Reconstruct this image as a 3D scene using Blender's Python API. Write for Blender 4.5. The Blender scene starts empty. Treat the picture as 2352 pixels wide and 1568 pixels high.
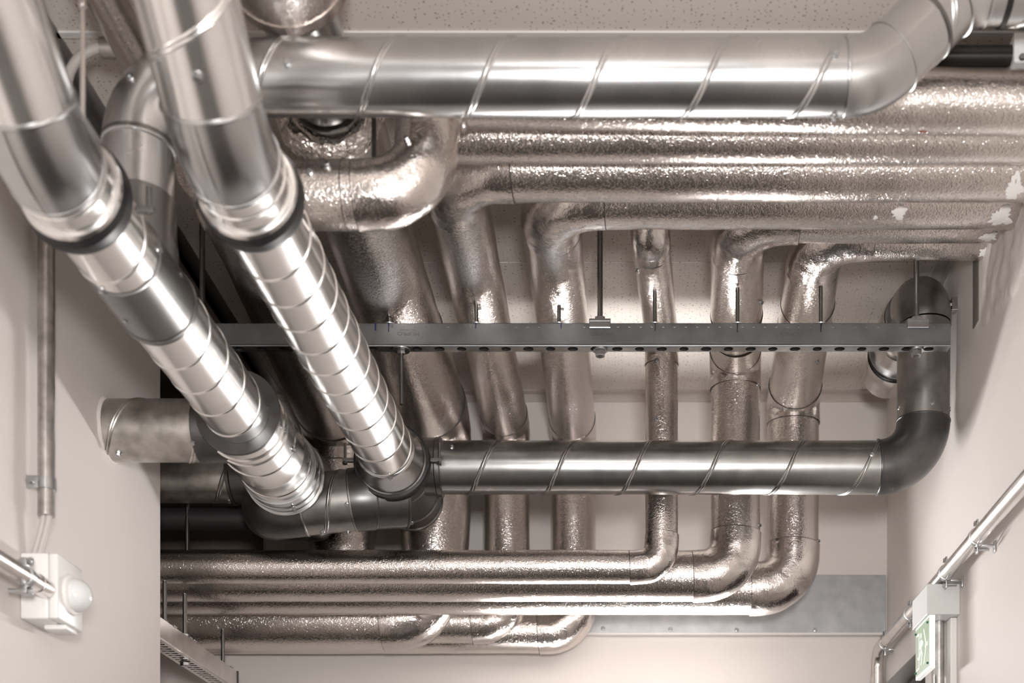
import bpy, bmesh, math, random
from mathutils import Vector, Matrix, noise
from mathutils.bvhtree import BVHTree
random.seed(7)
PI = math.pi
S = bpy.context.scene
COL = S.collection

# ------------------------------------------------------------ camera / world / lights / exposure
F = 2900.0                      # focal length in pixels of a 2352 px wide frame
VX, VY = 1431.0, 2170.0         # vanishing point of the corridor
CZ = 1.4                        # camera height above the floor
cam = bpy.data.objects.new('camera', bpy.data.cameras.new('camera'))
COL.objects.link(cam); S.camera = cam
cam.location = (0, 0, CZ); cam.rotation_euler = (PI/2, 0, 0)
cam.data.sensor_width = 36; cam.data.lens = F/2352*36
cam.data.shift_x = -(VX-1176)/2352; cam.data.shift_y = (VY-784)/2352
cam.data.clip_start = .05
cam.data.dof.use_dof = True; cam.data.dof.focus_distance = 2.45; cam.data.dof.aperture_fstop = 4.1

w = bpy.data.worlds.new('world'); S.world = w; w.use_nodes = True
w.node_tree.nodes['Background'].inputs[0].default_value = (1, .95, .9, 1)
w.node_tree.nodes['Background'].inputs[1].default_value = .05

YB_ = 3.09                      # distance of the back wall
def area(name, loc, target, sx, sy, power, color=(1, .98, .965)):
    l = bpy.data.lights.new(name, 'AREA'); l.shape = 'RECTANGLE'; l.size = sx; l.size_y = sy
    l.energy = power; l.color = color
    o = bpy.data.objects.new(name, l); COL.objects.link(o)
    o.location = Vector(loc)+Vector((0, 0, CZ))
    d = Vector(target)-Vector(loc)
    o.rotation_euler = d.to_track_quat('-Z', 'Y').to_euler()
    return o
area('key_light', (.10, -.25, .18), (-.1, 2.6, 1.0), .20, .20, 31)
area('corridor_light', (-.1, -1.4, 1.28), (-.1, -1.2, 0), .5, 1.4, 26)
ll = area('low_light', (-.02, YB_-.112, .57), (-.08, YB_-1.0, 1.12), .72, .05, 13)
ll.data.spread = math.radians(125)

S.view_settings.view_transform = 'Standard'
S.view_settings.look = 'None'
S.view_settings.exposure = 0.25
S.view_settings.gamma = 1.0
S.view_settings.use_curve_mapping = False

# room limits, relative to the camera
XL, XR, YB, ZC = -.86, .646, 3.09, 1.35
YE = 2.346                      # end of the left wall, the side passage opens behind it

# ------------------------------------------------------------ materials
def mat(name, color, metal=0, rough=.5, bump=None, var=None, rvar=0, emit=None, spec=None, alpha=None):
    m = bpy.data.materials.new(name); m.use_nodes = True
    nt = m.node_tree; N = nt.nodes; L = nt.links
    p = N['Principled BSDF']
    p.inputs['Base Color'].default_value = (*color, 1)
    p.inputs['Metallic'].default_value = metal
    p.inputs['Roughness'].default_value = rough
    if spec is not None: p.inputs['Specular IOR Level'].default_value = spec
    tc = N.new('ShaderNodeTexCoord')
    if var:
        sc, amt, det = var
        n = N.new('ShaderNodeTexNoise'); n.inputs['Scale'].default_value = sc; n.inputs['Detail'].default_value = det
        L.new(tc.outputs['Object'], n.inputs['Vector'])
        r = N.new('ShaderNodeValToRGB')
        r.color_ramp.elements[0].position = .3; r.color_ramp.elements[1].position = .7
        r.color_ramp.elements[0].color = (*[c*(1-amt) for c in color], 1)
        r.color_ramp.elements[1].color = (*[min(1, c*(1+amt)) for c in color], 1)
        L.new(n.outputs['Fac'], r.inputs[0]); L.new(r.outputs[0], p.inputs['Base Color'])
        if rvar:
            mr = N.new('ShaderNodeMapRange'); mr.inputs['To Min'].default_value = rough-rvar; mr.inputs['To Max'].default_value = rough+rvar
            L.new(n.outputs['Fac'], mr.inputs['Value']); L.new(mr.outputs[0], p.inputs['Roughness'])
    if bump:
        prev = None
        for (sc, strength, dist, det, distort) in bump:
            n = N.new('ShaderNodeTexNoise'); n.inputs['Scale'].default_value = sc
            n.inputs['Detail'].default_value = det; n.inputs['Distortion'].default_value = distort
            L.new(tc.outputs['Object'], n.inputs['Vector'])
            b = N.new('ShaderNodeBump'); b.inputs['Strength'].default_value = strength; b.inputs['Distance'].default_value = dist
            L.new(n.outputs['Fac'], b.inputs['Height'])
            if prev: L.new(prev.outputs[0], b.inputs['Normal'])
            prev = b
        L.new(prev.outputs[0], p.inputs['Normal'])
    if emit:
        p.inputs['Emission Color'].default_value = (*emit[0], 1); p.inputs['Emission Strength'].default_value = emit[1]
    return m

M = {}
M['wall'] = mat('painted_wall', (.68, .635, .605), rough=.62, var=(3, .03, 3), bump=[(14, .12, .004, 3, 0), (160, .1, .0005, 2, 0)])
M['floor'] = mat('floor_screed', (.07, .065, .06), rough=.45, var=(4, .06, 3))
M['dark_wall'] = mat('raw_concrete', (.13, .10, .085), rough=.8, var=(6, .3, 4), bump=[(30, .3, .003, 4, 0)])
M['foil'] = mat('stucco_foil', (.70, .65, .615), 1, .21, bump=[(235, .55, .0013, 1.2, 1.4), (18, .18, .004, 2, 0)], var=(9, .05, 3), rvar=.05)
M['foil_elbow'] = mat('foil_elbow_sheet', (.68, .63, .60), 1, .20, bump=[(210, .5, .0009, 1.2, 1.4), (38, .3, .005, 3, .6)], var=(12, .08, 3), rvar=.06)
M['foil_tape'] = mat('crinkled_foil', (.78, .73, .69), 1, .16, bump=[(60, 1, .01, 4, 1.5)])
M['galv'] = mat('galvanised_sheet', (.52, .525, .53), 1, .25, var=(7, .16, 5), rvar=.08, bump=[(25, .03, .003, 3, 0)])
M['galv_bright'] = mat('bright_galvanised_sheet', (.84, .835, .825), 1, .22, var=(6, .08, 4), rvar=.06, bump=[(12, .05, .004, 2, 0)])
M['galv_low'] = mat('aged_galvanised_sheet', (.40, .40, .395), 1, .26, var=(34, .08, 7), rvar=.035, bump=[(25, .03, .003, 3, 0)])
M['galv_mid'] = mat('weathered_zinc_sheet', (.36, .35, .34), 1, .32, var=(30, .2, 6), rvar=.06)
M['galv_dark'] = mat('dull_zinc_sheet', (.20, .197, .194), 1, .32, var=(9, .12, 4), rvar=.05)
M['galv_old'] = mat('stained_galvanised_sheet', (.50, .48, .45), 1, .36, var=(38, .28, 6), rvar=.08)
M['fitting'] = mat('grey_pressed_fitting', (.115, .113, .112), .85, .34, var=(40, .12, 4))  # dark fittings; base lowered further to carry the shade around the under-duct and tees
M['band'] = mat('matt_zinc_panel', (.42, .425, .44), .75, .5, var=(30, .12, 5), rvar=.06)
M['rubber'] = mat('black_rubber', (.012, .012, .013), 0, .35)
M['seam'] = mat('dark_joint_line', (.05, .042, .038), .3, .6)
M['steel'] = mat('zinc_plated_steel', (.48, .49, .50), 1, .28, var=(60, .15, 3))
M['rod'] = mat('dark_threaded_steel', (.22, .215, .21), 1, .36)
M['channel'] = mat('rolled_zinc_channel', (.225, .232, .24), .9, .40, var=(22, .15, 5), rvar=.07)
M['conduit'] = mat('aluminium_conduit', (.74, .71, .69), 1, .24, var=(25, .1, 4), rvar=.06)
M['conduit_old'] = mat('weathered_conduit', (.50, .48, .46), 1, .34, var=(50, .25, 5), rvar=.06)
M['plastic'] = mat('white_plastic', (.80, .79, .78), 0, .30)
M['dome'] = mat('frosted_dome', (.72, .72, .72), 0, .16)
M['cable'] = mat('grey_cable', (.50, .47, .45), 0, .45)
M['black_pipe'] = mat('black_gloss_pipe', (.035, .032, .03), .4, .22)
M['black_ins'] = mat('black_insulation', (.02, .018, .018), 0, .55)
M['blue_ink'] = mat('blue_marker', (.015, .018, .09), 0, .5)
M['black_ink'] = mat('dark_marker', (.012, .01, .02), 0, .5)
M['stamp'] = mat('stamped_print', (.14, .14, .145), .7, .5)
M['trim'] = mat('trim_paint', (.52, .47, .43), 0, .4)
M['trim_metal'] = mat('trim_metal', (.45, .45, .45), 1, .35)
M['joint_dark'] = mat('tile_gap', (.16, .14, .125), 0, .8)
M['plaster'] = mat('rough_plaster', (.66, .615, .585), 0, .7, var=(30, .07, 4), bump=[(60, .45, .004, 4, .5)])
M['white_paint'] = mat('white_splash', (.78, .76, .74), 0, .6, bump=[(90, .4, .003, 3, 0)])
M['red_mark'] = mat('red_scuff', (.22, .04, .02), 0, .5)
M['sign_green'] = mat('sign_green', (.30, .40, .27), 0, .35, emit=((.36, .50, .32), .10))
M['sign_white'] = mat('sign_white', (.9, .92, .88), 0, .3, emit=((1, 1, .96), .12))
M['sign_edge'] = mat('lit_acrylic_edge', (.95, .97, .95), 0, .2, emit=((1, 1, .98), .5))
M['sign_box'] = mat('sign_housing', (.60, .60, .59), 0, .4)
M['dark_glass'] = mat('dark_glazing', (.03, .022, .02), 0, .08)
M['green_clip'] = mat('green_clip', (.0, .16, .09), 0, .3)
M['frame_white'] = mat('frame_white', (.70, .68, .66), 0, .35)

# ceiling tile with pinholes and fissures
def tile_mat():
    m = bpy.data.materials.new('mineral_tile'); m.use_nodes = True
    nt = m.node_tree; N = nt.nodes; L = nt.links; p = N['Principled BSDF']
    p.inputs['Roughness'].default_value = .85
    tc = N.new('ShaderNodeTexCoord')
    masks = []
    for sc, rad, keep in ((120, .13, .55), (60, .10, .66)):
        v = N.new('ShaderNodeTexVoronoi'); v.inputs['Scale'].default_value = sc; v.voronoi_dimensions = '2D'
        L.new(tc.outputs['Object'], v.inputs['Vector'])
        lt = N.new('ShaderNodeMath'); lt.operation = 'LESS_THAN'; lt.inputs[1].default_value = rad
        L.new(v.outputs['Distance'], lt.inputs[0])
        sep = N.new('ShaderNodeSeparateColor'); L.new(v.outputs['Color'], sep.inputs[0])
        gt = N.new('ShaderNodeMath'); gt.operation = 'GREATER_THAN'; gt.inputs[1].default_value = keep
        L.new(sep.outputs[0], gt.inputs[0])
        mu = N.new('ShaderNodeMath'); mu.operation = 'MULTIPLY'
        L.new(lt.outputs[0], mu.inputs[0]); L.new(gt.outputs[0], mu.inputs[1]); masks.append(mu)
    mx = N.new('ShaderNodeMath'); mx.operation = 'MAXIMUM'
    L.new(masks[0].outputs[0], mx.inputs[0]); L.new(masks[1].outputs[0], mx.inputs[1])
    mix = N.new('ShaderNodeMix'); mix.data_type = 'RGBA'
    mix.inputs[6].default_value = (.70, .645, .60, 1); mix.inputs[7].default_value = (.36, .31, .27, 1)
    L.new(mx.outputs[0], mix.inputs[0]); L.new(mix.outputs[2], p.inputs['Base Color'])
    b = N.new('ShaderNodeBump'); b.invert = True; b.inputs['Strength'].default_value = .6; b.inputs['Distance'].default_value = .002
    L.new(mx.outputs[0], b.inputs['Height']); L.new(b.outputs[0], p.inputs['Normal'])
    return m
M['tile'] = tile_mat()

# ------------------------------------------------------------ helpers
def W(x, y, z): return Vector((x, y, z+CZ))            # camera-relative metres -> world
def at(px, py, Y): return W((px-VX)*Y/F, Y, (VY-py)*Y/F)

def link(name, bm, m, parent=None, smooth=True, sharp=35):
    me = bpy.data.meshes.new(name)
    off = parent_world(parent) if parent else Vector((0, 0, 0))
    if parent: bmesh.ops.translate(bm, vec=-off, verts=bm.verts)
    bmesh.ops.recalc_face_normals(bm, faces=bm.faces)
    if smooth:
        a = math.radians(sharp)
        for f in bm.faces: f.smooth = True
        for e in bm.edges:
            if len(e.link_faces) == 2 and e.calc_face_angle(0) > a: e.smooth = False
    bm.to_mesh(me); bm.free()
    me.materials.append(M[m])
    o = bpy.data.objects.new(name, me); COL.objects.link(o)
    if parent: o.parent = parent
    return o
def parent_world(p):
    v = Vector((0, 0, 0))
    while p: v += p.location; p = p.parent
    return v
def thing(name, loc, label, cat, group=None):
    o = bpy.data.objects.new(name, None); COL.objects.link(o)
    o.empty_display_size = .05
    o.location = loc; o['label'] = label; o['category'] = cat
    if group: o['group'] = group
    return o
def tag(o, label, cat, group=None):
    o['label'] = label; o['category'] = cat
    if group: o['group'] = group
    return o
def struct(o): o['kind'] = 'structure'; return o

def box(bm, x0, x1, y0, y1, z0, z1, bevel=0):
    """camera-relative box"""
    r = bmesh.ops.create_cube(bm, size=1)
    vs = r['verts']
    for v in vs:
        v.co = W(x0+(v.co.x+.5)*(x1-x0), y0+(v.co.y+.5)*(y1-y0), z0+(v.co.z+.5)*(z1-z0))
    if bevel:
        es = {e for v in vs for e in v.link_edges}
        bmesh.ops.bevel(bm, geom=list(es), offset=bevel, segments=2, affect='EDGES', profile=.5)
def frame(d):
    d = d.normalized()
    up = Vector((0, 0, 1)) if abs(d.z) < .9 else Vector((1, 0, 0))
    u = d.cross(up).normalized(); v = u.cross(d).normalized()
    return u, v
def fillet(pts, Rs):
    """polyline -> dense list with arcs; returns [(point, arc_index or -1)]"""
    n = len(pts); out = []
    seg_start = pts[0]; parts = []
    for i in range(1, n-1):
        a, b, c = pts[i-1], pts[i], pts[i+1]
        d1 = (b-a).normalized(); d2 = (c-b).normalized()
        ang = d1.angle(d2)
        R = Rs[i-1] if isinstance(Rs, (list, tuple)) else Rs
        t = min(R*math.tan(ang/2), (b-a).length*.49 if i > 1 else (b-a).length*.98, (c-b).length*.49 if i < n-2 else (c-b).length*.98)
        R = t/math.tan(ang/2)
        p1 = b-d1*t; p2 = b+d2*t
        parts.append(('s', [seg_start, p1]))
        bis = (d2-d1).normalized()
        cen = b+bis*(R/math.cos(ang/2))
        k = max(6, int(ang/math.radians(5)))
        ax = d1.cross(d2).normalized(); arc = []
        for j in range(k+1):
            arc.append(cen+Matrix.Rotation(ang*j/k, 3, ax)@(p1-cen))
        parts.append(('a', arc)); seg_start = p2
    parts.append(('s', [seg_start, pts[-1]]))
    return parts
def densify(pl, step):
    out = [pl[0]]
    for a, b in zip(pl, pl[1:]):
        k = max(1, int((b-a).length/step))
        for j in range(1, k+1): out.append(a.lerp(b, j/k))
    return out
def sweep(bm, pl, r, seg=56, caps=True, wob=0, wscale=12, inner=None):
    n = len(pl)
    rad = r if isinstance(r, (list, tuple)) else [r]*n
    tang = []
    for i in range(n):
        a = pl[max(0, i-1)]; b = pl[min(n-1, i+1)]
        tang.append((b-a).normalized())
    u, v = frame(tang[0]); rings = []
    for i in range(n):
        if i:
            ax = tang[i-1].cross(tang[i])
            if ax.length > 1e-7:
                q = Matrix.Rotation(tang[i-1].angle(tang[i]), 3, ax.normalized()); u = q@u; v = q@v
        ring = []
        for j in range(seg):
            t = 2*PI*j/seg; d = u*math.cos(t)+v*math.sin(t); rr = rad[i]
            p = pl[i]+d*rr
            if wob: p += d*wob*(noise.noise(p*wscale)+.5*noise.noise(p*wscale*2.7))
            ring.append(bm.verts.new(p))
        rings.append(ring)
    for a, b in zip(rings, rings[1:]):
        for j in range(seg):
            bm.faces.new((a[j], a[(j+1) % seg], b[(j+1) % seg], b[j]))
    if caps:
        bm.faces.new(rings[0][::-1]); bm.faces.new(rings[-1])
    return rings
def profile(bm, p, d, prof, seg=56, u0=None):
    """lathe a list of (distance along d, radius) about axis (p, d)"""
    u, v = frame(d); d = d.normalized(); rings = []
    for s, r in prof:
        rings.append([bm.verts.new(p+d*s+(u*math.cos(2*PI*j/seg)+v*math.sin(2*PI*j/seg))*max(r, 1e-5)) for j in range(seg)])
    for a, b in zip(rings, rings[1:]):
        for j in range(seg): bm.faces.new((a[j], a[(j+1) % seg], b[(j+1) % seg], b[j]))
    bm.faces.new(rings[0][::-1]); bm.faces.new(rings[-1])
def helix(bm, a, b, r, pitch, hand=1, bead=.0014, width=.0046, phase=0):
    """double-lipped lock seam winding round a straight duct"""
    d = (b-a); Ln = d.length; d.normalize(); u, v = frame(d)
    turns = Ln/pitch; n = max(8, int(turns*44)); k = 8; prev = None
    for i in range(n+1):
        s = Ln*i/n; t = hand*2*PI*s/pitch+phase
        rd = u*math.cos(t)+v*math.sin(t)
        tan = (d*pitch+hand*2*PI*r*(-u*math.sin(t)+v*math.cos(t))).normalized()
        side = rd.cross(tan).normalized()
        c = a+d*s+rd*r
        prof = ((-1, -.3), (-.8, .6), (-.45, 1), (-.12, .35), (.12, .35), (.45, 1), (.8, .6), (1, -.3))
        ring = [bm.verts.new(c+side*width*x+rd*bead*y) for x, y in prof]
        if prev:
            for j in range(7): bm.faces.new((prev[j], prev[j+1], ring[j+1], ring[j]))
        prev = ring
def bvh_of(o):
    dg = None
    me = o.data; off = parent_world(o.parent) if o.parent else Vector((0, 0, 0))
    return BVHTree.FromPolygons([v.co+off for v in me.vertices], [tuple(p.vertices) for p in me.polygons])

_screw = None
def screw_mesh():
    global _screw
    if _screw: return _screw
    bm = bmesh.new()
    profile(bm, Vector((0, 0, 0)), Vector((0, 0, 1)), [(-.001, .0046), (.0008, .0046), (.0013, .0042)], 20)
    profile(bm, Vector((0, 0, .0012)), Vector((0, 0, 1)), [(0, .0032), (.003, .0032), (.0036, .0027)], 6)
    bmesh.ops.recalc_face_normals(bm, faces=bm.faces)
    me = bpy.data.meshes.new('screw'); bm.to_mesh(me); bm.free(); me.materials.append(M['steel'])
    _screw = me; return me
def put_screw(part, p, nrm, sc=1.0):
    o = bpy.data.objects.new('screw', screw_mesh()); COL.objects.link(o); o.parent = part
    o.location = p-parent_world(part)
    o.rotation_euler = nrm.to_track_quat('Z', 'Y').to_euler(); o.scale = (sc,)*3
def screws(part, pix, sc=1.0):
    """drive screws into the surface of a part where sight lines given in pixels meet it"""
    t = bvh_of(part); org = Vector((0, 0, CZ))
    for px, py in pix:
        d = (at(px, py, 1)-org).normalized()
        h = t.ray_cast(org, d)
        if h[0] is None: print('MISS screw', part.name, px, py); continue
        nr = h[1] if h[1].dot(d) < 0 else -h[1]
        put_screw(part, h[0], nr, sc)
def ring_part(root, name, p, d, r, wdt, m, lip=.003):
    bm = bmesh.new()
    profile(bm, p-d.normalized()*wdt/2, d, [(0, r-lip), (wdt*.15, r), (wdt*.85, r), (wdt, r-lip)])
    return link(name, bm, m, root)
def bead(bm, p, d, r, h=.0015, wd=.005):
    profile(bm, p-d.normalized()*wd/2, d, [(0, r-.001), (wd*.2, r+h*.7), (wd*.5, r+h), (wd*.8, r+h*.7), (wd, r-.001)])

def duct(root, pts, r, R, m='galv', me=None, pitch=.145, hand=1, phase=0, elbow_r=1.03, seams=None, wob=.0004):
    """spiral duct: straight bodies with lock seam + pressed elbows. Returns list of parts in order"""
    parts = fillet(pts, R); out = []
    for kind, pl in parts:
        bm = bmesh.new()
        if kind == 's':
            if (pl[1]-pl[0]).length < .004: bm.free(); continue
            sweep(bm, densify(pl, .03), r, wob=wob)
            if pitch and (pl[1]-pl[0]).length > .05: helix(bm, pl[0], pl[1], r, pitch, hand, phase=phase)
            out.append(link('duct_body', bm, m, root))
        else:
            rr = r*elbow_r
            sweep(bm, pl, rr)
            for p, q in ((pl[0], pl[1]), (pl[-1], pl[-2])):
                bead(bm, p, q-p, rr, .0014, .005)
            out.append(link('elbow', bm, me or m, root))
    return out
def lerp_radii(pts, rk, pl, base):
    """piecewise radius from key points"""
    return [base(p) for p in pl]
def foil(root, pts, r, R, rf=None, extra=(), m='foil', me='foil_elbow', wob=.0012, k_elbow=1.035):
    parts = fillet(pts, R); out = []
    rf = rf or (lambda p: r)
    for kind, pl in parts:
        bm = bmesh.new()
        if kind == 's':
            if (pl[1]-pl[0]).length < .004: bm.free(); continue
            q = densify(pl, .012)
            sweep(bm, q, [rf(p) for p in q], wob=wob*.7, wscale=9)
            out.append(link('foil_jacket', bm, m, root))
        else:
            d0 = (pl[1]-pl[0]).normalized(); d1 = (pl[-1]-pl[-2]).normalized()
            q = [pl[0]-d0*.022, pl[0]-d0*.011]+pl+[pl[-1]+d1*.011, pl[-1]+d1*.022]
            q = densify(q, .008)
            sweep(bm, q, [rf(p)*k_elbow for p in q], wob=wob*1.5, wscale=22)
            e = link('elbow_jacket', bm, me, root)
            for p, dd in ((q[0], -d0), (q[-1], d1)):
                ring_part(e, 'joint_tape', p+dd*.0006, dd, rf(p)*k_elbow-.0004, .0013, 'seam', .0004)
            out.append(e)
    return out
def seam_ring(part, p, d, r, wd=.0012):
    return ring_part(part, 'joint_tape', p, d, r, wd, 'seam', .0005)

def thread_rod(name, x, y, z0, z1, r, label, nuts=(), washers=(), m='rod', group=None, pitch=.0022):
    root = thing(name, W(x, y, z0), label, 'rod', group)
    bm = bmesh.new(); n = int((z1-z0)/pitch); prof = []
    for i in range(n): prof += [(i*pitch, r), (i*pitch+pitch*.5, r*.86)]
    prof.append((z1-z0, r)); profile(bm, W(x, y, z0), Vector((0, 0, 1)), prof, 14)
    link('rod_shaft', bm, m, root, sharp=80)
    for z, nr, h in nuts:
        bm = bmesh.new(); profile(bm, W(x, y, z), Vector((0, 0, 1)), [(0, nr*.9), (.0012, nr), (h-.0012, nr), (h, nr*.9)], 6)
        link('hex_nut', bm, 'steel', root, smooth=False)
    for z, wx, wy, h in washers:
        bm = bmesh.new(); box(bm, x-wx, x+wx, y-wy, y+wy, z, z+h, .0012); link('square_washer', bm, 'steel', root, smooth=False)
    return root

# ------------------------------------------------------------ the room
def room():
    bm = bmesh.new(); box(bm, -2.6, XR+.2, -3.2, YB+.2, -CZ-.1, -CZ); struct(link('floor', bm, 'floor', smooth=False))
    bm = bmesh.new(); box(bm, -2.6, XR+.2, YB, YB+.15, -CZ, ZC+.3); struct(link('wall_back', bm, 'wall', smooth=False))
    bm = bmesh.new(); box(bm, -2.6, XL, -3.2, YE, -CZ, ZC+.3); struct(link('wall_left', bm, 'wall', smooth=False))
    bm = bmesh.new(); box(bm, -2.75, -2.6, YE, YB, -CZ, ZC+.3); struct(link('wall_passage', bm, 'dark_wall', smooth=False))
    bm = bmesh.new(); box(bm, -2.6, XR+.2, -3.35, -3.2, -CZ, ZC+.3); struct(link('wall_rear', bm, 'wall', smooth=False))
    # right wall with the door opening (Y 2.63..3.085 below Z .638)
    bm = bmesh.new()
    box(bm, XR, XR+.15, -3.2, 2.63, -CZ, ZC+.3)
    box(bm, XR, XR+.15, 2.63, YB, .638, ZC+.3)
    struct(link('wall_right', bm, 'wall', smooth=False))
    # ceiling: mineral tiles in front of a dark void, thin gaps between them
    joints_y = [-3.2, -2.505, -1.88, -1.255, -.63, -.005, .62, 1.245, 1.871, 2.497, YB]
    joints_x = [XL, -.177, XR]
    bm = bmesh.new(); g = .0012
    for y0, y1 in zip(joints_y, joints_y[1:]):
        jx = joints_x if y0 > 2.4 else [XL, XR]
        for x0, x1 in zip(jx, jx[1:]):
            gx = g*.3
            box(bm, x0+gx, x1-gx, y0+g, y1-g, ZC, ZC+.018, .0008)
    struct(link('ceiling', bm, 'tile', smooth=False))
    bm = bmesh.new(); box(bm, XL-.02, XR+.1, -3.2, YB, ZC+.019, ZC+.05); struct(link('ceiling_void', bm, 'joint_dark', smooth=False))
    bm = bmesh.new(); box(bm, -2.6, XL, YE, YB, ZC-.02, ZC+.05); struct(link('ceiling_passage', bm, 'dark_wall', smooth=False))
    # perimeter trims
    bm = bmesh.new(); box(bm, XL, XR, YB-.022, YB, ZC-.004, ZC+.0); box(bm, XL, XR, YB-.004, YB, ZC-.022, ZC)
    struct(link('trim_1', bm, 'trim', smooth=False))
    bm = bmesh.new(); box(bm, XL, XL+.026, -3.2, YB, ZC-.003, ZC); box(bm, XL, XL+.003, -3.2, YE, ZC-.026, ZC)
    struct(link('trim_2', bm, 'trim_metal', smooth=False))
    bm = bmesh.new(); box(bm, XR-.024, XR, -3.2, YB, ZC-.003, ZC); box(bm, XR-.003, XR, -3.2, YB, ZC-.024, ZC)
    struct(link('trim_3', bm, 'trim', smooth=False))
    # header over the side passage
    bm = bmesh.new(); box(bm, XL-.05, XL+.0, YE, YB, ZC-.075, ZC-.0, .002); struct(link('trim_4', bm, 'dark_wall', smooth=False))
    # main runner of the ceiling grid seen above the upper duct
    bm = bmesh.new(); box(bm, XL, XR, 1.871-.006, 1.871+.006, ZC-.003, ZC); struct(link('trim_5', bm, 'frame_white', smooth=False))
    # door in the right wall
    bm = bmesh.new(); box(bm, XR+.03, XR+.06, 2.65, 3.07, -CZ, .62); d = struct(link('door_1', bm, 'dark_glass', smooth=False))
    bm = bmesh.new()
    box(bm, XR-.012, XR+.05, 2.60, 3.089, .632, .70, .002)
    box(bm, XR-.012, XR+.05, 2.60, 2.65, -CZ, .632, .002)
    box(bm, XR-.012, XR+.05, 3.06, 3.089, -CZ, .632, .002)
    link('door_frame', bm, 'frame_white', d, smooth=False)
    # beam deep inside the side passage
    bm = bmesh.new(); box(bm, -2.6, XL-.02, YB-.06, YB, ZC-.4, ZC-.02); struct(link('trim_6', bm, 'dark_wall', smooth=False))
room()

# long wall lamp on the back wall, well below the pipes
lamp = thing('wall_lamp', W(-.08, YB, .5), 'long white wall lamp on the back wall below the pipes', 'lamp')
bm = bmesh.new(); box(bm, -.40, .36, YB-.095, YB, .50, .60, .006); link('lamp_housing', bm, 'plastic', lamp, smooth=False)
bm = bmesh.new(); box(bm, -.39, .35, YB-.105, YB-.095, .535, .598, .003); link('lamp_diffuser', bm, 'sign_edge', lamp, smooth=False)

# galvanised panel on the back wall
def panel():
    Y = YB-.006
    x0, x1 = (620-VX)*Y/F, (2035-VX)*Y/F
    z0, z1 = (VY-1455)*Y/F, (VY-1320)*Y/F
    root = thing('sheet_panel', W((x0+x1)/2, Y, z0), 'long flat galvanised sheet panel fixed across the back wall under the pipes', 'metal panel')
    bm = bmesh.new(); box(bm, x0, x1, YB-.006, YB-.0005, z0, z1, .001)
    p = link('panel_sheet', bm, 'band', root, smooth=False)
    bm = bmesh.new(); box(bm, x0, x1+.0, YB-.02, YB-.0005, z0-.006, z0-.0002, .001); link('bottom_lip', bm, 'frame_white', root, smooth=False)
    screws(p, [(1385, 1443), (1540, 1445), (1692, 1446), (1872, 1446)], 1.2)
panel()

# ------------------------------------------------------------ spiral ducts
V = W
# --- upper cross duct: rises from the left diagonal duct, runs right, sets up over a 45 degree bend
Yt, Zt, rt = 1.65, 1.133, .044
def upper_duct():
    root = thing('spiral_duct', V(0, Yt, Zt), 'upper cross spiral duct just under the ceiling, bending up at its right end', 'duct')
    P = [V(-.633, Yt, .925), V(-.633, Yt, Zt), V(.326, Yt, Zt), V(.446, Yt, Zt+.12), V(XR-.0, Yt, Zt+.12)]
    out = duct(root, P, rt, [.092, .09, .07], 'galv', 'galv', pitch=.143, hand=1, phase=2.3)
    # out: body(vertical) elbow body elbow body elbow body
    scr = [(out[2], [(1918, 125), (1915, 266), (660, 145)]), (out[1], [(300, 178)])]
    for o, px in scr: screws(o, px, 1.15)
    for o in out:
        if o.name.startswith('elbow'): pass
    ring_part(root, 'collar', V(-.633, Yt, 1.045), Vector((0, 0, 1)), rt+.0022, .006, 'galv_dark')
    ring_part(root, 'collar', V(.395, Yt, Zt+.069), Vector((1, 0, 1)), rt+.002, .007, 'galv_dark')
    ring_part(root, 'collar', V(.50, Yt, Zt+.12), Vector((1, 0, 0)), rt+.0025, .009, 'rubber')
    return out
ud = upper_duct()

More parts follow.
